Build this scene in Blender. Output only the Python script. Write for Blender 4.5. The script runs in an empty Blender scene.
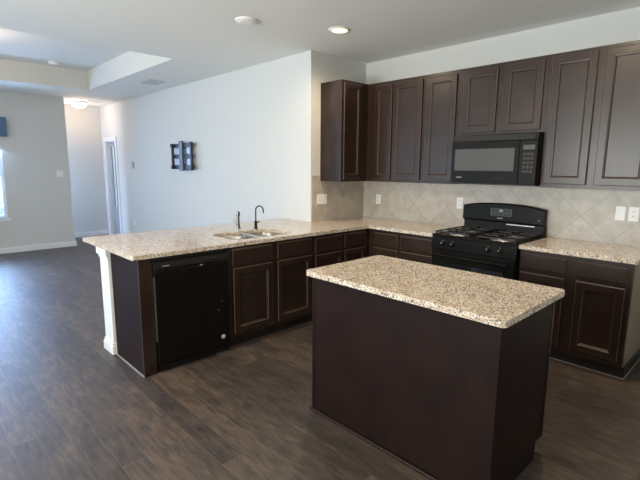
import bpy, bmesh, math, random
from mathutils import Vector, Matrix
random.seed(7)
PI = math.pi
scene = bpy.context.scene
COL = scene.collection

# ------------------------------------------------------------------ camera
def make_camera():
    yaw, pitch, roll = math.radians(46.348), math.radians(-9.411), math.radians(0.366)
    fw = Vector((-math.sin(yaw)*math.cos(pitch), math.cos(yaw)*math.cos(pitch), math.sin(pitch)))
    rt = fw.cross(Vector((0, 0, 1))).normalized(); up = rt.cross(fw)
    rt, up = rt*math.cos(roll) + up*math.sin(roll), up*math.cos(roll) - rt*math.sin(roll)
    cam = bpy.data.cameras.new('camera'); o = bpy.data.objects.new('camera', cam); COL.objects.link(o)
    M = Matrix((rt, up, -fw)).transposed().to_4x4(); M.translation = Vector((3.698, -4.280, 1.5364))
    o.matrix_world = M
    cam.sensor_width = 36; cam.lens = 444.8/640*36; cam.clip_start = .05
    scene.camera = o
make_camera()

# ------------------------------------------------------------------ world, daylight, exposure
w = bpy.data.worlds.new('world'); scene.world = w; w.use_nodes = True
w.node_tree.nodes['Background'].inputs[0].default_value = (.62, .78, 1, 1)
w.node_tree.nodes['Background'].inputs[1].default_value = 5.0
scene.view_settings.view_transform = 'Standard'; scene.view_settings.look = 'None'
scene.view_settings.gamma = 1; scene.view_settings.use_curve_mapping = False
scene.view_settings.exposure = -0.24

def area(name, loc, direction, sx, sy, power, col):
    l = bpy.data.lights.new(name, 'AREA'); l.shape = 'RECTANGLE'; l.size = sx; l.size_y = sy
    l.energy = power; l.color = col
    o = bpy.data.objects.new(name, l); COL.objects.link(o); o.location = loc
    o.rotation_euler = Vector(direction).to_track_quat('-Z', 'Y').to_euler()
    return o
DAY = (.86, .93, 1)
area('daylight_left_window', (-5.83, -3.8, 1.4), (1, 0, -.55), 1.9, 1.5, 330, (.38, .58, 1))
area('daylight_front_door', (-2.6, -6.93, 1.2), (0, 1, .22), 2.9, 2.1, 40, DAY)
area('daylight_breakfast_window', (1.5, -6.93, 1.5), (0, 1, .8), 2.3, 1.5, 345, (1, .97, .91))
area('daylight_hall_window', (-6.22, -3.93, 1.4), (0, 1, 0), .8, 1.6, 78, (.5, .62, 1))

# ------------------------------------------------------------------ materials
def new_mat(name):
    m = bpy.data.materials.new(name); m.use_nodes = True
    return m, m.node_tree.nodes, m.node_tree.links, m.node_tree.nodes['Principled BSDF']
def plain(name, col, rough=.5, metal=0, noise=.06, scale=8, spec=.5, coat=0, emit=None, es=0):
    m, N, L, b = new_mat(name)
    t = N.new('ShaderNodeTexCoord'); n = N.new('ShaderNodeTexNoise'); n.inputs['Scale'].default_value = scale
    n.inputs['Detail'].default_value = 4
    r = N.new('ShaderNodeMix'); r.data_type = 'RGBA'
    r.inputs[6].default_value = (*[c*(1-noise) for c in col], 1); r.inputs[7].default_value = (*[min(1, c*(1+noise)) for c in col], 1)
    L.new(t.outputs['Object'], n.inputs['Vector']); L.new(n.outputs[0], r.inputs[0]); L.new(r.outputs[2], b.inputs['Base Color'])
    b.inputs['Roughness'].default_value = rough; b.inputs['Metallic'].default_value = metal
    b.inputs['Specular IOR Level'].default_value = spec; b.inputs['Coat Weight'].default_value = coat
    if emit: b.inputs['Emission Color'].default_value = (*emit, 1); b.inputs['Emission Strength'].default_value = es
    return m
def textured_wall(name, col, bump=.12, scale=60):
    m, N, L, b = new_mat(name)
    t = N.new('ShaderNodeNewGeometry'); n = N.new('ShaderNodeTexNoise'); n.inputs['Scale'].default_value = scale
    n.inputs['Detail'].default_value = 3
    L.new(t.outputs['Position'], n.inputs['Vector'])
    bp = N.new('ShaderNodeBump'); bp.inputs['Strength'].default_value = bump; bp.inputs['Distance'].default_value = .004
    L.new(n.outputs[0], bp.inputs['Height']); L.new(bp.outputs[0], b.inputs['Normal'])
    b.inputs['Base Color'].default_value = (*col, 1); b.inputs['Roughness'].default_value = .75
    b.inputs['Specular IOR Level'].default_value = .25
    return m
def espresso(name, dark, light, axis='z', rough=.36, spec=.34, coat=.15):
    m, N, L, b = new_mat(name)
    t = N.new('ShaderNodeTexCoord'); mp = N.new('ShaderNodeMapping')
    s = {'z': (30, 30, 2.2), 'x': (2.2, 30, 30)}[axis]; mp.inputs['Scale'].default_value = s
    n = N.new('ShaderNodeTexNoise'); n.inputs['Scale'].default_value = 3.2; n.inputs['Detail'].default_value = 6; n.inputs['Roughness'].default_value = .65
    n2 = N.new('ShaderNodeTexNoise'); n2.inputs['Scale'].default_value = 3.5; n2.inputs['Detail'].default_value = 2
    L.new(t.outputs['Object'], mp.inputs[0]); L.new(mp.outputs[0], n.inputs['Vector']); L.new(t.outputs['Object'], n2.inputs['Vector'])
    ad = N.new('ShaderNodeMath'); ad.operation = 'MULTIPLY_ADD'; ad.inputs[1].default_value = .6
    L.new(n2.outputs[0], ad.inputs[0]); ml = N.new('ShaderNodeMath'); ml.operation = 'MULTIPLY'; ml.inputs[1].default_value = .5
    L.new(n.outputs[0], ml.inputs[0]); L.new(ml.outputs[0], ad.inputs[2])
    cr = N.new('ShaderNodeValToRGB'); cr.color_ramp.elements[0].position = .36; cr.color_ramp.elements[1].position = .72
    cr.color_ramp.elements[0].color = (*dark, 1); cr.color_ramp.elements[1].color = (*light, 1)
    L.new(ad.outputs[0], cr.inputs[0]); L.new(cr.outputs[0], b.inputs['Base Color'])
    b.inputs['Roughness'].default_value = rough; b.inputs['Specular IOR Level'].default_value = spec
    b.inputs['Coat Weight'].default_value = coat; b.inputs['Coat Roughness'].default_value = .22
    bp = N.new('ShaderNodeBump'); bp.inputs['Strength'].default_value = .08; bp.inputs['Distance'].default_value = .002
    L.new(n.outputs[0], bp.inputs['Height']); L.new(bp.outputs[0], b.inputs['Normal'])
    return m
def granite(name):
    m, N, L, b = new_mat(name)
    t = N.new('ShaderNodeNewGeometry')
    def vor(scale):
        v = N.new('ShaderNodeTexVoronoi'); v.inputs['Scale'].default_value = scale; v.inputs['Randomness'].default_value = 1
        L.new(t.outputs['Position'], v.inputs['Vector']); s = N.new('ShaderNodeSeparateColor'); L.new(v.outputs['Color'], s.inputs[0]); return s
    n = N.new('ShaderNodeTexNoise'); n.inputs['Scale'].default_value = 14; n.inputs['Detail'].default_value = 5
    L.new(t.outputs['Position'], n.inputs['Vector'])
    base = N.new('ShaderNodeValToRGB'); e = base.color_ramp.elements
    e[0].position = .38; e[0].color = (.60, .48, .36, 1); e[1].position = .62; e[1].color = (.76, .66, .53, 1)
    L.new(n.outputs[0], base.inputs[0])
    cur = base.outputs[0]
    for scale, chan, lo, col in ((170, 0, .74, (.84, .82, .76)), (175, 1, .86, (.32, .28, .25)), (185, 2, .90, (.07, .065, .07)), (130, 0, .95, (.05, .048, .05)), (230, 1, .82, (.44, .34, .26))):
        s = vor(scale); c = N.new('ShaderNodeMath'); c.operation = 'GREATER_THAN'; c.inputs[1].default_value = lo
        L.new(s.outputs[chan], c.inputs[0]); mx = N.new('ShaderNodeMix'); mx.data_type = 'RGBA'
        L.new(c.outputs[0], mx.inputs[0]); L.new(cur, mx.inputs[6]); mx.inputs[7].default_value = (*col, 1); cur = mx.outputs[2]
    L.new(cur, b.inputs['Base Color']); b.inputs['Roughness'].default_value = .12
    return m
def diamond_tile(name, axis, ou, ov):
    """square tiles laid at 45 degrees on a wall; axis is the wall's horizontal world axis"""
    m, N, L, b = new_mat(name)
    t = N.new('ShaderNodeNewGeometry'); s = N.new('ShaderNodeSeparateXYZ'); L.new(t.outputs['Position'], s.inputs[0])
    def M(op, a, c=None):
        x = N.new('ShaderNodeMath'); x.operation = op
        for i, v in enumerate((a, c)):
            if v is None: continue
            if isinstance(v, (int, float)): x.inputs[i].default_value = v
            else: L.new(v, x.inputs[i])
        return x.outputs[0]
    h = M('SUBTRACT', s.outputs[axis], ou); z = M('SUBTRACT', s.outputs['Z'], ov)
    T = .305*math.sqrt(2)
    u = M('DIVIDE', M('ADD', h, z), T); v = M('DIVIDE', M('SUBTRACT', h, z), T)
    fu = M('ABSOLUTE', M('SUBTRACT', M('FRACT', M('ADD', u, 100.5)), .5)); fv = M('ABSOLUTE', M('SUBTRACT', M('FRACT', M('ADD', v, 100.5)), .5))
    g = M('LESS_THAN', M('MINIMUM', fu, fv), .0075)
    n = N.new('ShaderNodeTexNoise'); n.inputs['Scale'].default_value = 9; n.inputs['Detail'].default_value = 6; n.inputs['Roughness'].default_value = .6
    L.new(t.outputs['Position'], n.inputs['Vector'])
    cr = N.new('ShaderNodeValToRGB'); e = cr.color_ramp.elements
    e[0].position = .3; e[0].color = (.38, .335, .28, 1); e[1].position = .7; e[1].color = (.52, .475, .41, 1)
    L.new(n.outputs[0], cr.inputs[0])
    cmb = N.new('ShaderNodeCombineXYZ'); L.new(M('FLOOR', u), cmb.inputs[0]); L.new(M('FLOOR', v), cmb.inputs[1])
    wn = N.new('ShaderNodeTexWhiteNoise'); L.new(cmb.outputs[0], wn.inputs['Vector'])
    hs = N.new('ShaderNodeHueSaturation'); L.new(cr.outputs[0], hs.inputs['Color']); L.new(M('ADD', M('MULTIPLY', wn.outputs[0], .12), .94), hs.inputs['Value'])
    mx = N.new('ShaderNodeMix'); mx.data_type = 'RGBA'; L.new(g, mx.inputs[0]); L.new(hs.outputs[0], mx.inputs[6]); mx.inputs[7].default_value = (.33, .285, .235, 1)
    L.new(mx.outputs[2], b.inputs['Base Color']); b.inputs['Roughness'].default_value = .38
    return m
def plank_floor(name):
    m, N, L, b = new_mat(name)
    t = N.new('ShaderNodeNewGeometry')
    br = N.new('ShaderNodeTexBrick'); br.offset = .37; br.squash = 1
    for k, v in (('Scale', 1), ('Mortar Size', .0014), ('Mortar Smooth', .2), ('Bias', 0), ('Brick Width', .92), ('Row Height', .128)): br.inputs[k].default_value = v
    br.inputs['Color1'].default_value = (0, 0, 0, 1); br.inputs['Color2'].default_value = (1, 1, 1, 1); br.inputs['Mortar'].default_value = (.5, .5, .5, 1)
    L.new(t.outputs['Position'], br.inputs['Vector'])
    # per-plank offset so the grain does not run across joints
    off = N.new('ShaderNodeVectorMath'); off.operation = 'MULTIPLY_ADD'; off.inputs[1].default_value = (7, 3, 11)
    L.new(br.outputs['Color'], off.inputs[0]); L.new(t.outputs['Position'], off.inputs[2])
    mp = N.new('ShaderNodeMapping'); mp.inputs['Scale'].default_value = (3.2, 20, 1); L.new(off.outputs[0], mp.inputs[0])
    n = N.new('ShaderNodeTexNoise'); n.inputs['Scale'].default_value = 2.2; n.inputs['Detail'].default_value = 7; n.inputs['Roughness'].default_value = .62
    n.inputs['Distortion'].default_value = .3
    L.new(mp.outputs[0], n.inputs['Vector'])
    mp2 = N.new('ShaderNodeMapping'); mp2.inputs['Scale'].default_value = (2.4, 6, 1); L.new(off.outputs[0], mp2.inputs[0])
    n2 = N.new('ShaderNodeTexNoise'); n2.inputs['Scale'].default_value = 2.4; n2.inputs['Detail'].default_value = 3; L.new(mp2.outputs[0], n2.inputs['Vector'])
    def M(op, a, c, d=None):
        x = N.new('ShaderNodeMath'); x.operation = op
        for i, v in enumerate((a, c, d)):
            if v is None: continue
            if isinstance(v, (int, float)): x.inputs[i].default_value = v
            else: L.new(v, x.inputs[i])
        return x.outputs[0]
    sep = N.new('ShaderNodeSeparateColor'); L.new(br.outputs['Color'], sep.inputs[0])
    f = M('ADD', M('MULTIPLY', n.outputs[0], .5), M('ADD', M('MULTIPLY', n2.outputs[0], .38), M('MULTIPLY', sep.outputs[0], .12)))
    cr = N.new('ShaderNodeValToRGB'); e = cr.color_ramp.elements
    e[0].position = .34; e[0].color = (.028, .022, .020, 1); e[1].position = .68; e[1].color = (.138, .098, .073, 1)
    k = e.new(.5); k.color = (.064, .049, .041, 1)
    L.new(f, cr.inputs[0])
    mx = N.new('ShaderNodeMix'); mx.data_type = 'RGBA'; L.new(br.outputs['Fac'], mx.inputs[0]); L.new(cr.outputs[0], mx.inputs[6]); mx.inputs[7].default_value = (.10, .085, .072, 1)
    L.new(mx.outputs[2], b.inputs['Base Color'])
    b.inputs['Roughness'].default_value = .47
    bp = N.new('ShaderNodeBump'); bp.inputs['Strength'].default_value = .25; bp.inputs['Distance'].default_value = .002; bp.invert = True
    L.new(br.outputs['Fac'], bp.inputs['Height']); L.new(bp.outputs[0], b.inputs['Normal'])
    return m

M_WALL = textured_wall('wall_paint', (.63, .625, .59))
M_CEIL = textured_wall('ceiling_paint', (.82, .82, .78), .3, 45)
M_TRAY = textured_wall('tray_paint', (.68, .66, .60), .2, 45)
M_TRIM = plain('white_trim', (.78, .78, .76), .35, noise=.02)
M_FLOOR = plank_floor('plank_floor')
M_WOOD = espresso('espresso_wood', (.011, .0055, .0040), (.033, .0175, .0118))
M_WOODH = espresso('espresso_wood_horizontal', (.011, .0055, .0040), (.033, .0175, .0118), 'x')
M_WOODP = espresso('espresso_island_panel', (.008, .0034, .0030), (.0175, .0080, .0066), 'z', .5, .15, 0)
M_EDGE = plain('pale_wood_edge', (.085, .056, .044), .38, noise=.25, scale=30)  # paler brown on the chamfers and beads of door and drawer fronts
M_KICK = plain('toe_kick_wood', (.012, .008, .007), .5)
M_SIDE = plain('taupe_cabinet_side', (.20, .165, .13), .5, noise=.08, scale=20)
M_GRAN = granite('speckled_granite')
M_TILEX = diamond_tile('diamond_tile_range_wall', 'X', 2.269, 1.343)
M_TILEY = diamond_tile('diamond_tile_return_wall', 'Y', -.10, 1.343)
M_BLACK = plain('black_enamel', (.007, .0065, .006), .34, noise=.1, spec=.11)
M_BLACKM = plain('black_satin', (.010, .0098, .0095), .42, noise=.1, spec=.15)
M_BLACKR = plain('black_textured_plastic', (.02, .02, .02), .5, noise=.15, scale=60)
M_IRON = plain('cast_iron', (.018, .017, .017), .6, noise=.3, scale=80)
M_GLASSB = plain('dark_oven_glass', (.012, .014, .016), .06, noise=.02, coat=.5)
M_GLASSM = plain('grey_microwave_window', (.062, .064, .058), .4, noise=.05, spec=.3)
M_STEEL = plain('brushed_steel', (.56, .55, .53), .34, 1, noise=.05, scale=30)
M_ALUM = plain('burner_aluminium', (.55, .54, .52), .4, .9, noise=.1)
M_BRONZE = plain('dark_bronze', (.035, .028, .024), .28, .85)
M_CHROME = plain('brushed_nickel', (.28, .27, .27), .3, 1)
M_PLATE = plain('white_plastic', (.80, .79, .76), .35, noise=.01)
M_SLOT = plain('dark_slot', (.03, .03, .03), .6)
M_MARK = plain('pale_marking', (.30, .30, .30), .5)
M_LCD = plain('display_panel', (.030, .034, .030), .3, noise=.2, scale=90)
M_BTN = plain('grey_buttons', (.035, .035, .033), .4, spec=.2)
M_BTNL = plain('pale_grey_display', (.30, .31, .30), .4)
M_VALANCE = plain('blue_fabric', (.10, .17, .28), .85, noise=.12, scale=40)
M_BLIND = plain('white_blind', (.85, .87, .88), .5, noise=.01)
_b = M_BLIND.node_tree; _p = _b.nodes['Principled BSDF']; _t = _b.nodes.new('ShaderNodeBsdfTranslucent'); _t.inputs[0].default_value = (.9, .93, .95, 1)
_m = _b.nodes.new('ShaderNodeMixShader'); _m.inputs[0].default_value = .6; _b.links.new(_p.outputs[0], _m.inputs[1]); _b.links.new(_t.outputs[0], _m.inputs[2]); _b.links.new(_m.outputs[0], _b.nodes['Material Output'].inputs[0])
M_VENT = plain('vent_metal', (.50, .50, .49), .45, noise=.02)
M_MOUNT = plain('grey_black_metal', (.035, .036, .042), .4, .3)
M_MOUNTG = plain('grey_metal', (.12, .125, .14), .4, .4)
M_LEAF = plain('shrub_leaves', (.10, .24, .14), .6, noise=.5, scale=14)
M_GRASS = plain('lawn', (.16, .24, .10), .9, noise=.3)
M_WOODDOOR = plain('grey_door_paint', (.36, .40, .42), .4)
M_SHOE = plain('grey_shoe_paint', (.26, .26, .29), .4)
M_CAULK = plain('pale_caulk', (.26, .24, .22), .5)
def lamp_mat(name, col, s):
    m, N, L, b = new_mat(name); b.inputs['Base Color'].default_value = (.9, .88, .82, 1)
    b.inputs['Emission Color'].default_value = (*col, 1); b.inputs['Emission Strength'].default_value = s; return m
M_LAMP = lamp_mat('lit_warm_lens', (1, .74, .42), 2.2)
M_LAMPH = lamp_mat('lit_dome_glass', (1, .86, .66), 5)
def glass_mat():
    m = bpy.data.materials.new('window_glass'); m.use_nodes = True; N = m.node_tree.nodes; L = m.node_tree.links
    N.remove(N['Principled BSDF']); tr = N.new('ShaderNodeBsdfTransparent'); gl = N.new('ShaderNodeBsdfGlossy'); gl.inputs['Roughness'].default_value = .03
    fr = N.new('ShaderNodeFresnel'); fr.inputs[0].default_value = 1.45; mx = N.new('ShaderNodeMixShader')
    tr.inputs[0].default_value = (.95, .98, .97, 1)
    L.new(fr.outputs[0], mx.inputs[0]); L.new(tr.outputs[0], mx.inputs[1]); L.new(gl.outputs[0], mx.inputs[2]); L.new(mx.outputs[0], N['Material Output'].inputs[0])
    return m
M_GLASS = glass_mat()

# ------------------------------------------------------------------ mesh helpers
class MB:
    def __init__(s): s.bm = bmesh.new(); s.mi = 0
    def _tag(s, fs):
        for f in fs: f.material_index = s.mi
    def box(s, x0, x1, y0, y1, z0, z1):
        v = [s.bm.verts.new((x, y, z)) for z in (z0, z1) for y in (y0, y1) for x in (x0, x1)]
        s._tag([s.bm.faces.new([v[i] for i in f]) for f in ((0, 2, 3, 1), (4, 5, 7, 6), (0, 1, 5, 4), (2, 6, 7, 3), (0, 4, 6, 2), (1, 3, 7, 5))]); return s
    def rings(s, rs, cap0=True, cap1=True, closed=True):
        vs = [[s.bm.verts.new(p) for p in r] for r in rs]; fs = []
        n = len(vs[0])
        for a, b in zip(vs, vs[1:]):
            for i in range(n if closed else n-1):
                j = (i+1) % n; fs.append(s.bm.faces.new((a[i], a[j], b[j], b[i])))
        if cap0: fs.append(s.bm.faces.new(vs[0][::-1]))
        if cap1: fs.append(s.bm.faces.new(vs[-1]))
        s._tag(fs); return s
    def tube(s, pts, r, seg=12, r1=None):
        pts = [Vector(p) for p in pts]; rs = []; n = len(pts); prev = None
        for i, p in enumerate(pts):
            d = (pts[min(i+1, n-1)] - pts[max(i-1, 0)]).normalized()
            if prev is None:
                a = d.orthogonal().normalized()
            else:
                a = (prev - d*prev.dot(d)).normalized()
            prev = a; b = d.cross(a); rr = r if r1 is None else r + (r1-r)*i/(n-1)
            rs.append([p + a*math.cos(t)*rr + b*math.sin(t)*rr for t in [2*PI*k/seg for k in range(seg)]])
        return s.rings(rs)
    def lathe(s, c, prof, seg=32, axis='z', cap0=True, cap1=True, flip=1):
        rs = []
        for r, h in prof:
            ring = []
            for k in range(seg):
                t = 2*PI*k/seg; a, b = r*math.cos(t), r*math.sin(t)
                if axis == 'z': ring.append((c[0]+a, c[1]+b, c[2]+h))
                elif axis == 'y': ring.append((c[0]+a, c[1]+h, c[2]+b))
                else: ring.append((c[0]+h, c[1]+a, c[2]+b))
            rs.append(ring)
        return s.rings(rs, cap0, cap1)
    def poly(s, pts, z0, z1, holes=()):
        """extruded polygon in the xy plane with holes"""
        bm = s.bm; E = []
        for loop in [pts, *holes]:
            vs = [bm.verts.new((x, y, z0)) for x, y in loop]
            E += [bm.edges.new((vs[i], vs[(i+1) % len(vs)])) for i in range(len(vs))]
        r = bmesh.ops.triangle_fill(bm, edges=E, use_beauty=True, use_dissolve=False)
        fs = [g for g in r['geom'] if isinstance(g, bmesh.types.BMFace)]
        for f in fs:
            f.material_index = s.mi
        ex = bmesh.ops.extrude_face_region(bm, geom=fs)
        vs = [g for g in ex['geom'] if isinstance(g, bmesh.types.BMVert)]
        bmesh.ops.translate(bm, vec=(0, 0, z1-z0), verts=vs)
        for f in bm.faces: f.material_index = f.material_index
        return s
    def build(s, name, mats, parent=None, bevel=0, smooth=False, label=None, cat=None, group=None, kind=None, loc=None, seg=2):
        bmesh.ops.recalc_face_normals(s.bm, faces=s.bm.faces)
        me = bpy.data.meshes.new(name); s.bm.to_mesh(me); s.bm.free()
        for m in (mats if isinstance(mats, (list, tuple)) else [mats]): me.materials.append(m)
        if smooth:
            for p in me.polygons: p.use_smooth = True
            try: me.set_sharp_from_angle(angle=math.radians(38))
            except Exception: pass
        o = bpy.data.objects.new(name, me); COL.objects.link(o)
        if parent: o.parent = parent
        if loc: o.location = loc
        if bevel:
            md = o.modifiers.new('bevel', 'BEVEL'); md.width = bevel; md.segments = seg; md.limit_method = 'ANGLE'
        if label: o['label'] = label
        if cat: o['category'] = cat
        if group: o['group'] = group
        if kind: o['kind'] = kind
        return o
def thing(name, label, cat, loc=(0, 0, 0), rz=0, group=None):
    o = bpy.data.objects.new(name, None); COL.objects.link(o); o.empty_display_size = .1
    o.location = loc; o.rotation_euler = (0, 0, rz); o['label'] = label; o['category'] = cat
    if group: o['group'] = group
    return o
def struct(name, mb, mat, parent=None, bevel=0):
    return mb.build(name, mat, parent, bevel=bevel, kind='structure' if parent is None else None)
def copy_tree(o, parent=None):
    c = o.copy(); COL.objects.link(c)
    if parent: c.parent = parent
    for ch in list(o.children): copy_tree(ch, c)
    return c
def rrect(x0, x1, y0, y1, r, n=6):
    P = []
    for cx, cy, a in ((x1-r, y1-r, 0), (x0+r, y1-r, PI/2), (x0+r, y0+r, PI), (x1-r, y0+r, 3*PI/2)):
        for k in range(n+1):
            t = a + PI/2*k/n; P.append((cx+r*math.cos(t), cy+r*math.sin(t)))
    return P
def grid_wall(u0, u1, z0, z1, holes, fn):
    us = sorted({u0, u1, *[h[0] for h in holes], *[h[1] for h in holes]}); zs = sorted({z0, z1, *[h[2] for h in holes], *[h[3] for h in holes]})
    for a, b in zip(us, us[1:]):
        run = None
        for c, d in zip(zs, zs[1:]):
            if any(a >= h[0]-1e-6 and b <= h[1]+1e-6 and c >= h[2]-1e-6 and d <= h[3]+1e-6 for h in holes):
                if run: fn(a, b, *run); run = None
            else: run = (run[0], d) if run else (c, d)
        if run: fn(a, b, *run)

# ------------------------------------------------------------------ room shell
H = 2.757; YL = -.902; XW = -5.62; XH = -6.72; YF = -6.7; XR = 4.7; UP = 3.06
ZT = 3.25
struct('floor', MB().box(XH-.12, XR+.12, YF-.12, .12, -.1, 0), M_FLOOR)
m = MB(); TX0, TX1, TY0, TY1 = -4.50, -1.42, -5.4, -1.768
grid_wall(XH-.12, XR+.12, YF-.12, .12, [(TX0, TX1, TY0, TY1)], lambda a, b, c, d: m.box(a, b, c, d, H, UP))
struct('ceiling', m, M_CEIL)
m = MB(); m.box(TX0-.1, TX1+.1, TY0-.1, TY1+.1, UP, UP+.1)
struct('ceiling_tray', m, M_CEIL)
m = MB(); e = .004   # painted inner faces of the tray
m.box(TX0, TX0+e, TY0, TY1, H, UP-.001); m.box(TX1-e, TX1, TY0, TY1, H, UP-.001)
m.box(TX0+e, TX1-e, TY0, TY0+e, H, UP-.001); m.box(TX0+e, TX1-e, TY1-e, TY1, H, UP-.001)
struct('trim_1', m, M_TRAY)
struct('wall_range', MB().box(0, XR, 0, .12, 0, H), M_WALL)
struct('wall_return', MB().box(-.12, 0, -.782, .12, 0, H), M_WALL)
DX0, DX1, DZ = -6.50, -5.93, 2.03
m = MB(); grid_wall(XH, 0, 0, H, [(DX0, DX1, 0, DZ)], lambda a, b, c, d: m.box(a, b, YL, YL+.12, c, d)); struct('wall_living', m, M_WALL)
WY0, WY1, WZ0, WZ1 = -4.72, -2.89, .61, 2.13
m = MB(); grid_wall(YF, -1.868, 0, H, [(WY0, WY1, WZ0, WZ1)], lambda a, b, c, d: m.box(XW-.12, XW, a, b, c, d)); struct('wall_left', m, M_WALL)
struct('wall_hall', MB().box(XH-.12, XH, YF, YL+.12, 0, H), M_WALL)
m = MB(); grid_wall(XH, XW-.12, 0, H, [(XH+.15, XW-.27, .6, 2.2)], lambda a, b, c, d: m.box(a, b, -3.86, -3.74, c, d)); struct('wall_hall_end', m, M_WALL)
m = MB(); grid_wall(XH, XR, 0, H, [(-4.05, -1.15, .05, 2.25), (.35, 2.65, .75, 2.25)], lambda a, b, c, d: m.box(a, b, YF-.12, YF, c, d)); struct('wall_front', m, M_WALL)
struct('wall_right', MB().box(XR, XR+.12, YF, 0, 0, H), M_WALL)

# baseboards
def board(name, x0, x1, y0, y1):
    m = MB(); m.box(x0, x1, y0, y1, 0, .085); dx, dy = x1-x0, y1-y0
    if dx < dy: m.box(x0+.003, x1-.003, y0, y1, .085, .1)
    else: m.box(x0, x1, y0+.003, y1-.003, .085, .1)
    struct(name, m, M_TRIM, bevel=.003)
board('baseboard_left', XW, XW+.015, YF, -1.868)
board('baseboard_left_end', XW-.12, XW+.015, -1.867, -1.853)
board('baseboard_hall', XH, XH+.015, -3.73, YL)
board('baseboard_living', DX1+.075, -.2, YL-.015, YL)
board('baseboard_range', 3.03, XR, -.015, 0)
board('baseboard_right', XR-.015, XR, YF, -.02)
board('baseboard_front', -1.1, XR-.02, YF, YF+.015)

# windows
def window_struct(name, horiz, u0, u1, z0, z1, pos, mull=1):
    """frame + glass in a wall hole; horiz 'y' = wall runs along y at x=pos, 'x' = along x at y=pos"""
    def B(m, a, b, c, d, p0, p1):
        m.box(p0, p1, a, b, c, d) if horiz == 'y' else m.box(a, b, p0, p1, c, d)
    m = MB(); f = .05
    B(m, u0, u0+f, z0, z1, pos-.09, pos-.03); B(m, u1-f, u1, z0, z1, pos-.09, pos-.03)
    B(m, u0+f, u1-f, z0, z0+f, pos-.09, pos-.03); B(m, u0+f, u1-f, z1-f, z1, pos-.09, pos-.03)
    for k in range(1, mull+1):
        c = u0+(u1-u0)*k/(mull+1); B(m, c-.025, c+.025, z0+f, z1-f, pos-.09, pos-.03)
    o = m.build(name, M_TRIM, kind='structure', bevel=.004)
    m = MB(); zc = (z0+z1)/2; B(m, u0+f, u1-f, zc-.02, zc+.02, pos-.085, pos-.045); m.build('meeting_rail', M_TRIM, o)
    m = MB(); B(m, u0+f, u1-f, z0+f, z1-f, pos-.066, pos-.062); m.build('pane', M_GLASS, o)
    m = MB(); B(m, u0-.03, u1+.03, z0-.05, z0-.001, pos-.03, pos+.03); m.build('window_sill', M_TRIM, o, bevel=.004)
    return o
window_struct('window_1', 'y', WY0, WY1, WZ0, WZ1, XW)
window_struct('window_2', 'x', -4.05, -1.15, .05, 2.25, YF, 2)
window_struct('window_3', 'x', .35, 2.65, .75, 2.25, YF, 1)
window_struct('window_4', 'x', XH+.15, XW-.27, .6, 2.2, -3.74, 0)

# blinds and valance on the left window
bl = thing('window_blinds', 'white horizontal blinds hanging in the window at the left edge', 'blinds', (XW+.0, (WY0+WY1)/2, WZ0))
m = MB(); n = 27
for k in range(n):
    z = .03 + k*(WZ1-WZ0-.08)/n; y0, y1 = -(WY1-WY0)/2+.055, (WY1-WY0)/2-.055
    m.rings([[(-.021, y0, z+.013), (.021, y0, z-.013), (.021, y0, z-.011), (-.021, y0, z+.015)],
             [(-.021, y1, z+.013), (.021, y1, z-.013), (.021, y1, z-.011), (-.021, y1, z+.015)]])
m.build('slats', M_BLIND, bl)
m = MB(); m.box(-.022, .022, -(WY1-WY0)/2+.055, (WY1-WY0)/2-.055, WZ1-WZ0-.05, WZ1-WZ0-.01); m.build('head_rail', M_BLIND, bl, bevel=.002)
m = MB(); m.box(-.02, .02, -(WY1-WY0)/2+.055, (WY1-WY0)/2-.055, .003, .02); m.build('bottom_rail', M_BLIND, bl, bevel=.002)
va = thing('window_valance', 'slate blue fabric valance above the window at the left edge', 'valance', (XW, (WY0-.02+WY1+.08)/2, 2.0))
hw = (WY1-WY0+.14)/2
m = MB(); m.box(.06, .07, -hw, hw, 0, .31); m.box(0, .06, -hw, -hw+.01, 0, .31); m.box(0, .06, hw-.01, hw, 0, .31); m.build('fabric_box', M_VALANCE, va, bevel=.003)
MB().box(0, .07, -hw, hw, .311, .32).build('top_board', M_VALANCE, va)

# front-door glass in the living wall near the hall
d = MB(); c0 = .075
d.box(DX0-c0, DX0, YL-.018, YL, 0, DZ+c0); d.box(DX1, DX1+c0, YL-.018, YL, 0, DZ+c0); d.box(DX0, DX1, YL-.018, YL, DZ, DZ+c0)
dr = struct('door_1', d, M_TRIM, bevel=.003)
m = MB(); m.box(DX0, DX0+.02, YL+.001, YL+.119, 0, DZ); m.box(DX1-.02, DX1, YL+.001, YL+.119, 0, DZ); m.box(DX0+.02, DX1-.02, YL+.001, YL+.119, DZ-.02, DZ); m.build('jamb', M_TRIM, dr)
m = MB(); a, b = DX0+.022, DX1-.022
m.box(a, a+.07, YL+.06, YL+.10, .01, DZ-.022); m.box(b-.05, b, YL+.06, YL+.10, .01, DZ-.022)
m.box(a+.07, b-.05, YL+.06, YL+.10, .01, .65); m.box(a+.07, b-.05, YL+.06, YL+.10, DZ-.10, DZ-.022)
m.build('glazed_leaf', M_WOODDOOR, dr, bevel=.003)
MB().box(a+.19, a+.24, YL+.055, YL+.077, .65, DZ-.10).build('mullion', M_TRIM, dr)
MB().box(a+.07, b-.05, YL+.078, YL+.082, .65, DZ-.10).build('pane', M_GLASS, dr)
m = MB(); m.lathe((b-.03, YL+.06, .98), [(.012, 0), (.012, -.03), (.027, -.035), (.03, -.055), (.02, -.068)], 16, 'y'); m.build('door_knob', M_CHROME, dr, smooth=True)
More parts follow.
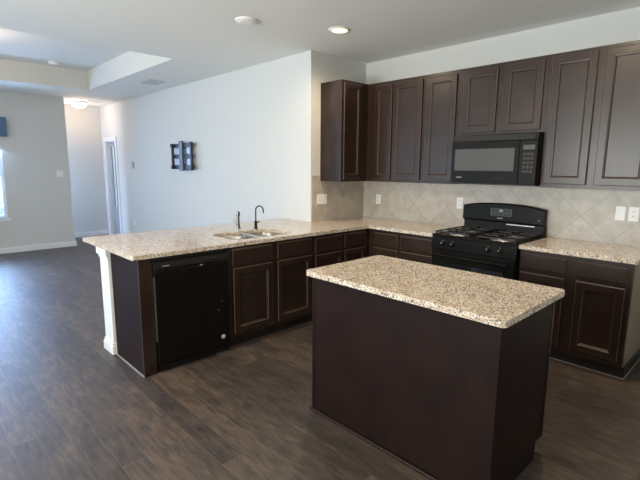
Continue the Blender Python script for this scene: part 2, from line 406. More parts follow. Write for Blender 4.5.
# outside: lawn and shrubs
struct('ground_outside', MB().box(-14, -3.5, -.78, 9, -.2, -.02), M_GRASS)
def shrub(loc, s, label):
    m = MB()
    for k in range(700):
        u, v = random.random(), random.random(); th = 2*PI*u; ph = math.acos(2*v-1); r = (.75+.25*random.random())
        c = Vector((math.sin(ph)*math.cos(th)*r*s, math.sin(ph)*math.sin(th)*r*s, (math.cos(ph)*r*1.35+1.35)*s))
        a = Vector((random.uniform(-1, 1), random.uniform(-1, 1), random.uniform(-1, 1))).normalized(); bb = a.orthogonal().normalized()
        q = s*.13; vs = [m.bm.verts.new(c+p) for p in (a*q, bb*q*.45, -a*q, -bb*q*.45)]; m.bm.faces.new(vs)
    t = thing('shrub', label, 'shrub', loc, 0)
    m.build('foliage', M_LEAF, t)
    MB().tube([(0, 0, 0), (0, 0, s*1.5)], .04, 8).build('stem', M_KICK, t)
shrub((-7.55, .9, -.02), .62, 'green shrub seen through the hall door glass, nearer one')
shrub((-9.6, 2.4, -.02), .85, 'taller green shrub seen through the hall door glass, farther one')

# ------------------------------------------------------------------ backsplash, outlets and switches
BS = .008
m = MB(); m.box(BS+.001, 3.02, -BS, -.0005, .9145, 1.3715)
m.build('tile_backsplash', M_TILEX, label='beige diamond laid tile backsplash behind the range and outlets', cat='backsplash')
m = MB(); m.box(.0005, BS, -.885, -.001, .9145, 1.3715); m.box(.0005, BS, -.885, -.760, 1.3715, 1.432)
m.build('tile_backsplash', M_TILEY, label='short beige tile backsplash on the return wall beside the sink run', cat='backsplash')
def plate(name, label, loc, rz, kind, cat, gang=1):
    t = thing(name, label, cat, loc, rz); w = .035 + .023*(gang-1)
    m = MB(); m.box(-w, w, -.006, 0, -.058, .058); m.build('cover_plate', M_PLATE, t, bevel=.003)
    for g in range(gang):
        cx = (g-(gang-1)/2)*.046
        if kind == 'outlet':
            for dz in (-.02, .02):
                m = MB(); m.box(cx-.016, cx+.016, -.009, -.006, dz-.014, dz+.014); s = m.build('socket', M_PLATE, t, bevel=.003)
                m = MB(); m.box(cx-.008, cx-.005, -.0095, -.009, dz-.004, dz+.007); m.box(cx+.005, cx+.008, -.0095, -.009, dz-.004, dz+.007); m.build('slot', M_SLOT, s)
        else:
            m = MB(); m.box(cx-.005, cx+.005, -.014, -.006, -.004, .012); m.build('toggle', M_PLATE, t, bevel=.002)
    return t
YB = -BS
plate('wall_outlet', 'white outlet on the tile between the corner and the range, leftmost on that wall', (.252, YB, 1.145), 0, 'outlet', 'outlet')
plate('wall_outlet', 'white outlet plate on the tile just left of the black range', (1.338, YB, 1.165), 0, 'outlet', 'outlet')
plate('light_switch', 'white toggle switch plate on the tile right of the range, left of the pair', (2.771, YB, 1.172), 0, 'switch', 'switch')
plate('wall_outlet', 'white outlet plate on the tile at the right edge, right of the pair', (2.862, YB, 1.172), 0, 'outlet', 'outlet')
plate('light_switch', 'white triple toggle switch plate on the short tiled return wall', (BS, -.735, 1.165), PI/2, 'switch', 'switch', 3)
plate('light_switch', 'white double switch plate on the grey wall right of the window', (XW, -2.04, 1.37), PI/2, 'switch', 'switch', 2)
plate('wall_outlet', 'low white outlet on the long wall right of the hall door', (-5.17, YL, .42), 0, 'outlet', 'outlet')
t = thing('thermostat', 'small grey thermostat on the long wall right of the hall door', 'thermostat', (-5.05, YL, 1.535))
MB().box(-.045, .045, -.022, 0, -.065, .065).build('housing', plain('thermostat_grey', (.42, .41, .38), .4), t, bevel=.006)
MB().box(-.03, .03, -.0235, -.022, .005, .045).build('display', M_BTNL, t)

# ------------------------------------------------------------------ ceiling fittings
def recessed(x, y, label):
    t = thing('recessed_light', label, 'ceiling light', (x, y, H))
    MB().lathe((0, 0, 0), [(.073, -.012), (.078, -.014), (.098, -.004), (.100, -.0005), (.073, -.0005)], 40, cap0=False, cap1=False).build('trim_ring', M_PLATE, t, smooth=True)
    MB().lathe((0, 0, 0), [(.001, -.016), (.04, -.015), (.0725, -.011), (.0725, -.001)], 40).build('lens', M_LAMP, t, smooth=True)
    l = bpy.data.lights.new('recessed_glow', 'SPOT'); l.energy = 76; l.color = (1, .78, .53); l.spot_size = math.radians(172); l.spot_blend = .6; l.shadow_soft_size = .07
    o = bpy.data.objects.new('recessed_glow', l); COL.objects.link(o); o.parent = t; o.location = (0, 0, -.03)
    return t
recessed(.717, -1.209, 'lit round recessed light in the ceiling in front of the corner cabinets')
recessed(.70, -3.55, 'lit round recessed light above the peninsula end')
recessed(2.65, -1.209, 'lit round recessed light above the floor before the right cabinets')
recessed(2.65, -3.55, 'lit round recessed light above the camera side of the island')
t = thing('smoke_detector', 'round white cover on the kitchen ceiling left of the recessed light', 'smoke detector', (.345, -1.96, H))
MB().lathe((0, 0, 0), [(.095, -.0005), (.095, -.010), (.088, -.016)], 40).build('base_plate', M_PLATE, t, smooth=True)
MB().lathe((0, 0, -.016), [(.078, 0), (.072, -.006), (.058, -.010), (.02, -.012)], 40).build('dome_cover', M_PLATE, t, smooth=True)
t = thing('smoke_detector', 'small white smoke detector on the raised tray ceiling', 'smoke detector', (-4.19, -2.33, UP))
MB().lathe((0, 0, 0), [(.075, -.0005), (.075, -.02), (.06, -.04), (.02, -.045)], 32).build('cover', M_PLATE, t, smooth=True)
def vent(x, y, sx, sy, label, rz=0):
    t = thing('ceiling_vent', label, 'air vent', (x, y, H), rz)
    m = MB(); f = .025
    m.box(-sx, sx, -sy, -sy+f, -.010, -.0005); m.box(-sx, sx, sy-f, sy, -.010, -.0005); m.box(-sx, -sx+f, -sy+f, sy-f, -.010, -.0005); m.box(sx-f, sx, -sy+f, sy-f, -.010, -.0005)
    m.build('frame', M_VENT, t, bevel=.002)
    MB().box(-sx+f, sx-f, -sy+f, sy-f, -.002, -.0005).build('duct', M_MOUNTG, t)
    m = MB(); k = -sy+f+.008
    while k < sy-f-.004:
        m.rings([[(-sx+f, k, -.003), (-sx+f, k+.009, -.009), (-sx+f, k+.010, -.009), (-sx+f, k+.002, -.003)], [(sx-f, k, -.003), (sx-f, k+.009, -.009), (sx-f, k+.010, -.009), (sx-f, k+.002, -.003)]]); k += .016
    m.build('louvres', M_VENT, t)
vent(-3.02, -1.32, .17, .12, 'white louvred air vent in the ceiling beside the long wall')
vent(-5.93, -1.27, .13, .13, 'small white air vent in the hall ceiling beside the dome light')
t = thing('dome_light', 'lit flush dome light on the hall ceiling', 'ceiling light', (-6.12, -1.47, H))
MB().lathe((0, 0, 0), [(.14, -.0005), (.145, -.02), (.14, -.03)], 36).build('base_ring', M_PLATE, t, smooth=True)
MB().lathe((0, 0, -.031), [(.135, 0), (.13, -.035), (.10, -.07), (.05, -.09), (.005, -.095)], 36).build('glass_dome', M_LAMPH, t, smooth=True)
l = bpy.data.lights.new('hall_glow', 'POINT'); l.energy = 12; l.color = (1, .72, .48); l.shadow_soft_size = .12
o = bpy.data.objects.new('hall_glow', l); COL.objects.link(o); o.location = (0, 0, -.24); o.parent = t
t = thing('dome_light', 'lit flush dome light in the middle of the tray ceiling', 'ceiling light', (-2.9, -3.6, UP))
MB().lathe((0, 0, 0), [(.16, -.0005), (.165, -.02), (.16, -.03)], 36).build('base_ring', M_PLATE, t, smooth=True)
MB().lathe((0, 0, -.031), [(.155, 0), (.15, -.035), (.11, -.075), (.05, -.10), (.005, -.105)], 36).build('glass_dome', M_LAMPH, t, smooth=True)
l = bpy.data.lights.new('tray_glow', 'POINT'); l.energy = 22; l.color = (1, .76, .52); l.shadow_soft_size = .12
o = bpy.data.objects.new('tray_glow', l); COL.objects.link(o); o.location = (0, 0, -.2); o.parent = t

# ------------------------------------------------------------------ cabinets
def rect(x0, x1, z0, z1, y, i=0): return [(x0+i, y, z0+i), (x1-i, y, z0+i), (x1-i, y, z1-i), (x0+i, y, z1-i)]
def door_front(x0, x1, z0, z1, t=.02, fw=.052):
    m = MB(); R = lambda i, y: rect(x0, x1, z0, z1, y, i)
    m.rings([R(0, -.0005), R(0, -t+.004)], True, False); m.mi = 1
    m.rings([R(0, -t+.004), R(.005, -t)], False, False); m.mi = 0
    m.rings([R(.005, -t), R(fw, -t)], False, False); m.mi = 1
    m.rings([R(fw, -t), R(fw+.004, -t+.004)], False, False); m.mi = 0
    m.rings([R(fw+.004, -t+.004), R(fw+.010, -t+.005), R(fw+.016, -t+.012)], False, True)
    bmesh.ops.remove_doubles(m.bm, verts=m.bm.verts, dist=1e-5)
    return m
def drawer_front(x0, x1, z0, z1, t=.02):
    m = MB(); R = lambda i, y: rect(x0, x1, z0, z1, y, i)
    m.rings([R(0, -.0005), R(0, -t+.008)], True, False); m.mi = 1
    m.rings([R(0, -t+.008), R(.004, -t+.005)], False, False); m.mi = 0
    m.rings([R(.004, -t+.005), R(.012, -t), R(.014, -t)], False, True)
    bmesh.ops.remove_doubles(m.bm, verts=m.bm.verts, dist=1e-5)
    return m
def cabinet(name, label, cat, loc, rz, width, depth, z0, z1, doors=(), drawers=(), toe=0, toe_ends=(0, 0), group=None, side_mat=None, hollow=False):
    """local space: front face on y=0 looking to -y, x to the right, body behind"""
    t = thing(name, label, cat, loc, rz, group)
    m = MB()
    if hollow:
        a, b = .0005, width-.0005
        m.box(a, a+.016, .019, depth, z0, z1); m.box(b-.016, b, .019, depth, z0, z1); m.box(a+.016, b-.016, .019, depth, z0, z0+.016); m.box(a+.016, b-.016, depth-.008, depth, z0+.016, z1)
    else: m.box(.0005, width-.0005, .019, depth, z0, z1)
    m.build('body', M_WOOD, t, bevel=0 if hollow else .0015)
    # face frame: stiles and rails round the openings
    m = MB(); grid_wall(.0005, width-.0005, z0, z1, [(a+.014, b-.014, c+.014, d-.014) for a, b, c, d in list(doors)+list(drawers)], lambda a, b, c, d: m.box(a, b, 0, .0185, c, d))
    m.build('face_frame', M_WOOD, t)
    for a, b, c, d in doors: door_front(a, b, c, d).build('door', [M_WOOD, M_EDGE], t)
    for a, b, c, d in drawers: drawer_front(a, b, c, d).build('drawer', [M_WOODH, M_EDGE], t)
    if toe:
        MB().box(toe_ends[0], width-toe_ends[1], .07, depth-.01, 0, toe-.001).build('toe_kick', M_KICK, t)
    if side_mat:
        MB().box(width, width+.003, .02, depth, z0+.005, z1).build('side_panel', side_mat, t, label='plain taupe unfinished side panel')
    return t
ZB0, ZB1 = .105, .881
U0, U1 = 1.372, 2.438
# --- peninsula, facing +x  (local x = world y)
FX = .61
def yl(y, y0): return y-y0
s0 = -2.372
cabinet('sink_cabinet', 'dark espresso sink base cabinet right of the dishwasher', 'cabinet', (FX, s0, 0), PI/2, -1.432-s0, .608, ZB0, ZB1,
        doors=[(-2.333-s0, -1.926-s0, .138, .700), (-1.868-s0, -1.458-s0, .138, .700)],
        drawers=[(-2.337-s0, -1.926-s0, .722, .862), (-1.868-s0, -1.458-s0, .722, .862)], toe=.105, hollow=True)
s1 = -1.430
cabinet('base_cabinet', 'dark espresso base cabinet between sink cabinet and the inside corner', 'cabinet', (FX, s1, 0), PI/2, -.612-s1, .608, ZB0, ZB1,
        doors=[(-1.408-s1, -1.022-s1, .138, .688), (-.998-s1, -.665-s1, .138, .688)],
        drawers=[(-1.408-s1, -1.022-s1, .708, .855), (-.998-s1, -.665-s1, .708, .855)], toe=.105)
t = thing('peninsula_end', 'dark espresso end panelling of the peninsula beside the white post', 'end panel', (0, -3.098, 0))
MB().box(.058, .588, 0, .018, .001, ZB1).build('side_board', M_WOODP, t, bevel=.001)
MB().box(.588, .6115, 0, .096, .001, ZB1).build('front_stile', M_WOOD, t, bevel=.0015)
m = MB(); m.box(.075, .612, -.009, -.0005, .0005, .012); m.build('shoe_moulding', M_SHOE, t, bevel=.002, label='pale shoe moulding')
# --- base on the range wall, facing -y
cabinet('base_cabinet', 'dark espresso base cabinet in the corner left of the range', 'cabinet', (.6135, -.61, 0), 0, .820, .605, ZB0, ZB1,
        doors=[(.088, .396, .138, .688), (.432, .806, .138, .688)], drawers=[(.088, .396, .708, .848), (.432, .806, .708, .848)], toe=.105)
cabinet('base_cabinet', 'dark espresso base cabinet right of the range with taupe side', 'cabinet', (2.236, -.61, 0), 0, .784, .605, ZB0, ZB1,
        doors=[(.016, .350, .150, .695), (.434, .752, .150, .695)], drawers=[(.016, .354, .722, .845), (.426, .755, .722, .845)], toe=.105, side_mat=M_SIDE)
m = MB(); m.box(2.24, 3.021, -.548, -.5405, .0005, .008); m.box(3.0215, 3.029, -.548, -.017, .0005, .008)
m.build('shoe_strip', M_CAULK, label='thin pale strip along the toe kick of the right base cabinet', cat='moulding')
m = MB(); m.box(3.0205, 3.0235, -.540, -.02, .01, .104); m.build('kick_board', M_KICK, label='dark kick board under the side of the right base cabinet', cat='moulding')
# --- uppers
UD = .326
cabinet('wall_cabinet', 'dark upper cabinet on the return wall, leftmost of the uppers', 'cabinet', (UD, -.757, 0), PI/2, .757-UD-.0005, .325, U0, U1,
        doors=[(.020, .300, 1.398, 2.412)])
cabinet('wall_cabinet', 'dark two door upper cabinet in the inside corner', 'cabinet', (UD+.0005, -UD, 0), 0, 1.066-UD, .324, U0, U1,
        doors=[(.437-UD, .664-UD, 1.398, 2.404), (.688-UD, 1.043-UD, 1.398, 2.404)])
cabinet('wall_cabinet', 'dark single door upper cabinet just left of the microwave', 'cabinet', (1.067, -UD, 0), 0, .379, .324, U0, U1,
        doors=[(.026, .352, 1.398, 2.404)])
cabinet('wall_cabinet', 'short two door upper cabinet above the microwave', 'cabinet', (1.447, -UD, 0), 0, .790, .324, 1.829, U1,
        doors=[(.046, .368, 1.850, 2.404), (.428, .757, 1.850, 2.404)])
cabinet('wall_cabinet', 'tall two door upper cabinet right of the microwave', 'cabinet', (2.238, -UD, 0), 0, .784, .324, U0, U1,
        doors=[(.026, .348, 1.404, 2.410), (.404, .752, 1.404, 2.410)])
# --- island, doors facing the range (+y), camera sees its back and right end
t = thing('island_cabinet', 'dark espresso kitchen island with plain back under speckled granite', 'kitchen island', (2.345, -2.18, 0))
ix0, ix1, iy0, iy1 = 1.757-2.345, 2.936-2.345, -2.492+2.18, -1.872+2.18
m = MB(); m.box(ix0+.012, ix1-.012, iy0+.012, iy1-.02, .1, ZB1); m.box(ix0+.012, ix1-.012, iy0+.012, iy1-.09, .002, .1); m.build('body', M_WOOD, t)
m = MB(); m.box(ix0+.022, ix1-.034, iy0+.004, iy0+.0115, .002, ZB1); m.build('back_panel', M_WOODP, t)
m = MB(); m.box(ix1-.0115, ix1-.003, iy0+.022, iy1-.022, .1, ZB1); m.box(ix1-.0115, ix1-.003, iy0+.022, iy1-.09, .002, .0995); m.build('end_board', M_WOODP, t)
m = MB(); m.box(ix0+.003, ix0+.0115, iy0+.022, iy1-.022, .1, ZB1); m.box(ix0+.003, ix0+.0115, iy0+.022, iy1-.09, .002, .0995); m.build('end_board', M_WOODP, t)
m = MB(); m.box(ix0, ix0+.0215, iy0, iy0+.0215, .002, ZB1); m.build('corner_trim', M_WOODP, t, bevel=.003)
m = MB(); m.box(ix1-.0335, ix1, iy0, iy0+.0215, .002, ZB1); m.build('corner_trim', M_WOODP, t, bevel=.003)
m = MB(); m.box(ix0-.012, ix1+.0, iy0-.013, iy0-.0005, .0005, .018); m.build('shoe_moulding', M_WOODH, t, bevel=.004)
m = MB(); m.box(ix0, ix1, iy1-.0195, iy1, .1, ZB1); m.build('face_frame', M_WOOD, t)
for a, b in ((.02, .39), (.41, .77), (.79, 1.16)):
    o = door_front(a, b, .138, .700).build('door', [M_WOOD, M_EDGE], t); o.rotation_euler = (0, 0, PI); o.location = (ix1, iy1, 0)
    o = drawer_front(a, b, .722, .862).build('drawer', [M_WOODH, M_EDGE], t); o.rotation_euler = (0, 0, PI); o.location = (ix1, iy1, 0)

# ------------------------------------------------------------------ countertops
ZC0, ZC1 = .882, .914
SX0, SX1, SY0, SY1 = .10, .525, -2.245, -1.575
hole = rrect(SX0, SX1, SY0, SY1, .09, 8)[::-1]
def arc(cx, cy, r, a0, a1, n=5): return [(cx+r*math.cos(a0+(a1-a0)*k/n), cy+r*math.sin(a0+(a1-a0)*k/n)) for k in range(n+1)]
outer = [(-.486, YL-.001), *arc(-.486+.012, -3.143+.012, .012, PI, 1.5*PI), *arc(.631-.015, -3.143+.015, .015, -PI/2, 0), (.631, -.640), (.636, -.635), (1.4335, -.635), (1.4335, -.0005), (.0005, -.0005), (.0005, YL-.001)]
m = MB(); m.poly(outer, ZC0, ZC1, [hole]); bmesh.ops.remove_doubles(m.bm, verts=m.bm.verts, dist=1e-5)
m.build('granite_countertop', M_GRAN, bevel=.004, label='long speckled granite countertop over the peninsula, turning the corner to the range', cat='countertop')
m = MB(); m.poly([(2.2335, -.0005), (2.2335, -.64), *arc(3.045-.012, -.64+.012, .012, -PI/2, 0), (3.045, -.0005)], ZC0, ZC1)
m.build('granite_countertop', M_GRAN, bevel=.004, label='short speckled granite countertop right of the range', cat='countertop')
m = MB(); m.poly(rrect(1.730, 2.965, -2.526, -1.815, .022, 5), ZC0, ZC1)
m.build('granite_countertop', M_GRAN, bevel=.005, seg=3, label='speckled granite island top', cat='countertop')

# ------------------------------------------------------------------ knee wall behind the peninsula and its white post
struct('wall_knee', MB().box(-.13, -.002, -3.09, YL-.002, 0, ZB1), M_WALL)
t = thing('end_post', 'white painted square post at the free end of the peninsula', 'post', (-.05, -3.102, 0))
MB().box(-.095, .095, -.014, .017, .10, ZB1-.09).build('shaft', M_TRIM, t, bevel=.002)
m = MB(); m.box(-.112, .106, -.030, .017, 0.001, .075); m.box(-.105, .101, -.023, .017, .075, .0995); m.build('base_block', M_TRIM, t, bevel=.004)
m = MB(); m.box(-.103, .099, -.021, .017, ZB1-.0895, ZB1-.06); m.box(-.118, .106, -.034, .017, ZB1-.0595, ZB1-.001); m.build('cap_block', M_TRIM, t, bevel=.005)

# ------------------------------------------------------------------ sink and taps
t = thing('double_sink', 'stainless steel double bowl sink set under the granite', 'sink', (0, 0, 0))
def bowl(x0, x1, y0, y1, depth):
    m = MB(); rs = []
    for i, (ins, dz) in enumerate(((0, 0), (.004, -.006), (.012, -.05), (.018, -depth+.035), (.035, -depth+.008), (.06, -depth))):
        rs.append([(x, y, ZC0-.003+dz) for x, y in rrect(x0+ins, x1-ins, y0+ins, y1-ins, .085-ins*.5, 8)])
    m.rings(rs, cap0=False, cap1=True)
    return m
b1 = (SX0-.004, SX1+.004, SY0-.004, -1.925); b2 = (SX0-.004, SX1+.004, -1.895, SY1+.004)
for bb in (b1, b2):
    m = bowl(*bb, .17); o = m.build('bowl', M_STEEL, t, smooth=True)
    md = o.modifiers.new('thick', 'SOLIDIFY'); md.thickness = .0015; md.offset = 1
    cx, cy = (bb[0]+bb[1])/2, (bb[2]+bb[3])/2
    MB().lathe((cx, cy, ZC0-.003-.17), [(.042, .0025), (.040, .004), (.03, .001), (.005, .001)], 24).build('drain', M_CHROME, o, smooth=True)
m = MB(); m.poly(rrect(SX0-.03, SX1+.03, SY0-.03, SY1+.03, .1, 8), ZC0-.0045, ZC0-.001, [rrect(*b1, .085, 8)[::-1], rrect(*b2, .085, 8)[::-1]])
m.build('rim', M_STEEL, t)
MB().box(SX0+.03, SX1-.03, -1.932, -1.888, ZC0-.05, ZC0+.020).build('divider', M_STEEL, t, bevel=.008, seg=4)
t = thing('gooseneck_faucet', 'dark gooseneck faucet standing behind the right sink bowl', 'faucet', (.047, -1.688, ZC1))
ang = math.radians(52)  # spout direction
dx, dy = math.cos(ang), math.sin(ang)
MB().lathe((0, 0, 0), [(.022, 0), (.022, .006), (.015, .010), (.014, .055), (.016, .058), (.016, .075), (.008, .080)], 20).build('base', M_BRONZE, t, smooth=True)
pts = [(0, 0, .075), (0, 0, .12), (0, 0, .175)] + [(.037*(1-math.cos(a))*dx, .037*(1-math.cos(a))*dy, .186+.042*math.sin(a)) for a in [PI*k/10*.93 for k in range(0, 11)]] + [(.078*dx, .078*dy, .158)]
MB().tube(pts, .0065, 12).build('spout', M_BRONZE, t, smooth=True)
m = MB(); m.tube([(0, 0, .062), (.012, .022, .064), (.02, .034, .075)], .006, 10, .005); m.build('handle', M_BRONZE, t, smooth=True)
t = thing('side_sprayer', 'brushed nickel side sprayer standing left of the dark faucet', 'sink sprayer', (-.069, -1.821, ZC1))
MB().lathe((0, 0, 0), [(.028, 0), (.028, .006), (.020, .014), (.019, .05), (.021, .055)], 20).build('holder', M_CHROME, t, smooth=True)
MB().lathe((0, 0, .055), [(.014, 0), (.016, .02), (.015, .06), (.019, .085), (.021, .10), (.016, .118), (.004, .120)], 20).build('spray_wand', M_CHROME, t, smooth=True)
m = MB(); m.tube([(.012, .0, .135), (.034, .0, .150)], .006, 10); m.build('trigger', M_BLACKM, t, smooth=True)
m = MB(); m.tube([(-.018, -.012, .055), (-.034, -.022, .075), (-.040, -.026, .095)], .006, 10, .004); m.build('lever', M_CHROME, t, smooth=True)

# ------------------------------------------------------------------ dishwasher (faces +x)
t = thing('dishwasher', 'black built in dishwasher at the end of the peninsula', 'dishwasher', (FX, -3.001, 0), PI/2)
W = .625
MB().box(.010, W-.004, .001, .57, .10, .872).build('tub', M_BLACKR, t)
MB().box(.008, W-.006, -.024, 0, .075, .755).build('door', M_BLACK, t, bevel=.003)
m = MB(); m.rings([[(.006, -.001, .758), (.006, -.026, .758), (.006, -.034, .772), (.006, -.036, .800), (.006, -.022, .845), (.006, -.001, .848)],
                   [(W-.006, -.001, .758), (W-.006, -.026, .758), (W-.006, -.034, .772), (W-.006, -.036, .800), (W-.006, -.022, .845), (W-.006, -.001, .848)]])
cp = m.build('control_panel', M_BLACKM, t)
m = MB(); m.box(.05, W-.14, -.040, -.036, .795, .801); m.build('handle_ridge', M_BLACK, cp)
m = MB(); m.box(.065, .115, -.0375, -.030, .814, .818); m.build('pale_badge', M_MARK, cp)
m = MB(); m.box(.40, .50, -.0375, -.030, .820, .826); m.build('button_row', M_BTN, cp)
m = MB(); m.box(.36, .385, -.0375, -.034, .778, .786); m.build('latch_mark', M_MARK, cp)
MB().box(.006, W-.006, -.012, 0, .852, .870).build('top_trim', M_BLACKM, t, bevel=.002)
MB().box(.012, W-.012, .005, .045, .004, .072).build('kick_plate', M_BLACKM, t)
MB().lathe((.553, -.0245, .150), [(.018, 0), (.018, -.002), (.015, -.003)], 24, 'y').build('round_sticker', M_VENT, t)
for x, z in ((.55, .455), (.515, .385)): MB().lathe((x, -.0245, z), [(.004, 0), (.003, -.001)], 12, 'y').build('screw', M_MARK, t)
MB().box(.0015, .0065, -.024, -.004, .25, .74).build('edge_strip', M_STEEL, t)
MB().box(.50, .60, -.008, .004, .001, .008).build('foot_clip', M_STEEL, t)

# ------------------------------------------------------------------ gas range (faces -y)
RX0, RX1 = 1.4355, 2.2305; RW = RX1-RX0
t = thing('gas_range', 'black freestanding gas range between the two counters', 'range', (RX0, 0, 0))
m = MB(); m.box(.003, RW-.003, -.64, -.012, .03, .898); m.build('body', M_BLACK, t, bevel=.002)
m = MB(); m.box(0, RW, -.665, -.012, .8985, .914); m.box(0, RW, -.665, -.645, .914, .924); m.box(0, .02, -.645, -.10, .914, .922); m.box(RW-.02, RW, -.645, -.10, .914, .922)
m.build('cooktop', M_BLACK, t, bevel=.003)
m = MB(); m.rings([[(.002, -.641, .790), (.002, -.668, .792), (.002, -.664, .897), (.002, -.641, .897)], [(RW-.002, -.641, .790), (RW-.002, -.668, .792), (RW-.002, -.664, .897), (RW-.002, -.641, .897)]])
cp = m.build('control_panel', M_BLACK, t)
for x in (.118, .218, .552, .655):
    k = MB().lathe((x, -.667, .842), [(.021, 0), (.021, -.006), (.017, -.010), (.015, -.028), (.012, -.030)], 24, 'y').build('knob', M_BLACKM, cp, smooth=True)
    MB().box(x-.0025, x+.0025, -.6995, -.6975, .842, .858).build('pointer', M_MARK, k)
    MB().box(x-.004, x+.004, -.6695, -.6675, .868, .874).build('dial_mark', M_MARK, k)
m = MB(); m.box(.006, RW-.006, -.668, -.641, .215, .783); od = m.build('oven_door', M_BLACK, t, bevel=.004)
MB().box(.10, RW-.10, -.6695, -.6685, .33, .665).build('oven_window', M_GLASSB, od)
m = MB(); m.tube([(.05, -.70, .735), (RW/2, -.706, .735), (RW-.05, -.70, .735)], .012, 14)
m.tube([(.07, -.669, .735), (.07, -.70, .735)], .010, 10); m.tube([(RW-.07, -.669, .735), (RW-.07, -.70, .735)], .010, 10); m.build('oven_handle', M_BLACK, od, smooth=True)
MB().box(.006, RW-.006, -.664, -.641, .05, .205).build('storage_drawer', M_BLACK, t, bevel=.004)
# burners and grates
for x, y, r in ((.19, -.50, .052), (.60, -.50, .058), (.19, -.24, .045), (.60, -.24, .045)):
    b_ = MB().lathe((x, y, .9145), [(r*1.75, 0), (r*1.7, .004), (r*1.1, .002), (r, .003)], 28).build('burner_bowl', M_ALUM, t, smooth=True)
    MB().lathe((x, y, .918), [(r*.8, 0), (r*.8, .010), (r*.7, .012)], 24).build('burner_base', M_ALUM, b_, smooth=True)
    MB().lathe((x, y, .9305), [(r*.72, 0), (r*.74, .005), (r*.5, .009), (r*.05, .010)], 24).build('burner_cap', M_IRON, b_, smooth=True)
for gx in (.19, .60):
    m = MB(); zt = .950; q = .006
    x0, x1, y0, y1 = gx-.165, gx+.165, -.635, -.105
    for a, b in (((x0, y0), (x1, y0)), ((x0, y1), (x1, y1)), ((x0, y0), (x0, y1)), ((x1, y0), (x1, y1)), ((x0, -.37), (x1, -.37))):
        m.box(min(a[0], b[0])-q, max(a[0], b[0])+q, min(a[1], b[1])-q, max(a[1], b[1])+q, zt-.012, zt)
    for by in (-.50, -.24):
        m.box(gx-q*.8, gx+q*.8, by+.035, by+.13-.01, zt-.010, zt+.003); m.box(gx-q*.8, gx+q*.8, by-.13+.0, by-.035, zt-.010, zt+.003)
        m.box(gx+.035, x1, by-q*.8, by+q*.8, zt-.010, zt+.003); m.box(x0, gx-.035, by-q*.8, by+q*.8, zt-.010, zt+.003)
    for a in (x0, x1):
        for b in (y0, y1, -.37): m.box(a-q, a+q, b-q, b+q, .9145, zt-.011)
    m.build('grate', M_IRON, t, bevel=.0015)
# backguard with arched top
m = MB(); n = 24; prof = [(-.085, .9145), (-.085, 1.015), (-.012, 1.015), (-.012, .9145)]
m.rings([[(.004, y, z) for y, z in prof], [(RW-.012, y, z) for y, z in prof]])
bg = m.build('backguard_base', M_BLACKM, t, bevel=.003)
m = MB(); rs = []
for k in range(n+1):
    u = k/n; x = -.004 + (RW-.016)*u; zt = 1.163 + .035*(1-abs(2*u-1)**2.6)
    rs.append([(x, -.088, 1.016), (x, -.105, 1.030), (x, -.098, zt-.012), (x, -.086, zt), (x, -.012, zt-.004), (x, -.012, 1.016)])
m.rings(rs); bg = m.build('backguard', M_BLACK, t, smooth=True)
def on_bg(z): return -.105 + .007*(z-1.03)/.12
m = MB(); m.box(.285, .495, -.1065, -.1005, 1.075, 1.148); dp = m.build('display_panel', M_LCD, bg)
for i in range(5):
    for j in range(2):
        if i == 2 and j == 1: continue
        m = MB(); m.box(.300+.038*i, .325+.038*i, -.1078, -.1066, 1.084+.032*j, 1.104+.032*j); m.build('button', M_BTN, dp)
m = MB(); m.box(.375, .405, -.108, -.1066, 1.118, 1.138); m.build('clock_digits', plain('green_digits', (.2, .3, .22), .4, emit=(.35, .7, .4), es=.12), dp)
m = MB(); m.box(.355, .410, -.1065, -.1035, 1.052, 1.060); m.build('pale_badge', M_MARK, bg)
m = MB(); m.box(.44, .70, -.0875, -.0855, .998, 1.006); m.build('vent_trim', M_STEEL, bg)
m = MB(); m.box(.735, .748, -.1065, -.103, 1.060, 1.068); m.build('indicator', M_MARK, bg)

# ------------------------------------------------------------------ over-the-range microwave
t = thing('microwave', 'black over the range microwave under the short upper cabinet', 'microwave', (1.4495, 0, 1.388))
MW = .785; MH = .437
MB().box(0, MW, -.385, -.010, .004, MH).build('body', M_BLACKM, t, bevel=.002)
MB().box(.01, MW-.01, -.38, -.02, -.008, .0035).build('grease_plate', M_BLACKR, t)
m = MB(); m.box(.002, .635, -.420, -.3855, .006, MH-.062); md_ = m.build('door', M_BLACK, t, bevel=.004)
m = MB(); m.box(.038, .595, -.4215, -.4203, .118, .312); m.build('door_window', M_GLASSM, md_)
m = MB(); R = lambda i, y: rect(.026, .607, .106, .324, y, i); m.rings([R(0, -.4201), R(0, -.424), R(.010, -.424), R(.012, -.4202)], True, False); m.build('window_frame', M_BLACKM, md_)
m = MB(); m.box(.06, .115, -.4215, -.4203, .052, .060); m.build('pale_badge', M_MARK, md_)
m = MB(); m.box(.43, .50, -.4215, -.4203, .050, .056); m.build('small_mark', M_BTN, md_)
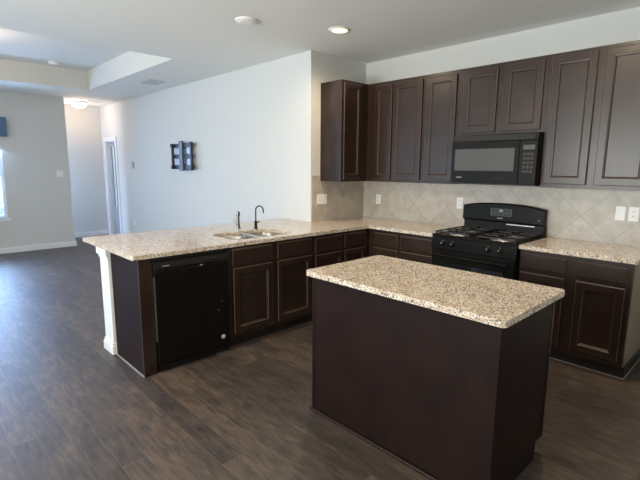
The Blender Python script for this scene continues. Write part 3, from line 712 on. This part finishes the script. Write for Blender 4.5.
m = MB(); m.box(.637, MW-.002, -.418, -.3855, .006, MH-.062); cp = m.build('control_panel', M_BLACK, t, bevel=.004)
m = MB(); m.box(.665, .760, -.4195, -.4183, .298, .335); m.build('display', M_LCD, cp)
for j in range(5):
    for i in range(3):
        m = MB(); m.box(.668+.031*i, .692+.031*i, -.4195, -.4183, .105+.036*j, .128+.036*j); m.build('button', M_BTN, cp)
m = MB(); m.rings([[(.002, -.3856, MH-.059), (.002, -.421, MH-.059), (.002, -.407, MH), (.002, -.3856, MH)], [(MW-.002, -.3856, MH-.059), (MW-.002, -.421, MH-.059), (MW-.002, -.407, MH), (MW-.002, -.3856, MH)]])
vg = m.build('vent_grille', M_BLACKM, t)
m = MB()
for k in range(4):
    z = MH-.050+.011*k; y = -.421+.014*(z-(MH-.059))/.059; m.box(.03, MW-.03, y-.002, y+.002, z, z+.004)
m.build('vent_louvres', M_BLACKR, vg)

# ------------------------------------------------------------------ TV wall mount on the long wall
M_PALE = plain('pale_metal_plate', (.45, .47, .52), .4, .2)
t = thing('tv_wall_mount', 'grey and black metal television bracket on the long white wall', 'tv mount', (-2.89, YL, 1.675))
MB().box(-.045, .045, -.02, 0, -.215, .215).build('wall_plate', M_MOUNTG, t, bevel=.003)
m = MB()
for z in (-.13, .13): m.tube([(0, -.02, z), (.08, -.045, z), (0, -.07, z)], .014, 8)
m.build('folding_arm', M_MOUNT, t)
MB().box(-.055, .055, -.10, -.07, -.225, .235).build('centre_column', M_MOUNTG, t, bevel=.004)
for z in (-.165, -.0, .165):
    MB().box(-.28, .34, -.069, -.055, z-.033, z+.033).build('cross_bar', M_MOUNT, t, bevel=.002)
for x, q in ((-.29, .19), (.33, .205)):
    m = MB(); m.box(x-.02, x+.02, -.105, -.07, -q, q); r_ = m.build('screen_rail', M_MOUNT, t, bevel=.003)
    for z in (-q+.02, q-.02): MB().tube([(x, -.115, z), (x, -.07, z)], .030, 12).build('clamp_knob', M_MOUNT, r_)
for x in (-.16, .18):
    for z in (-.14, .045): MB().box(x-.07, x+.07, -.054, -.048, z, z+.095).build('backing_plate', M_PALE, t)
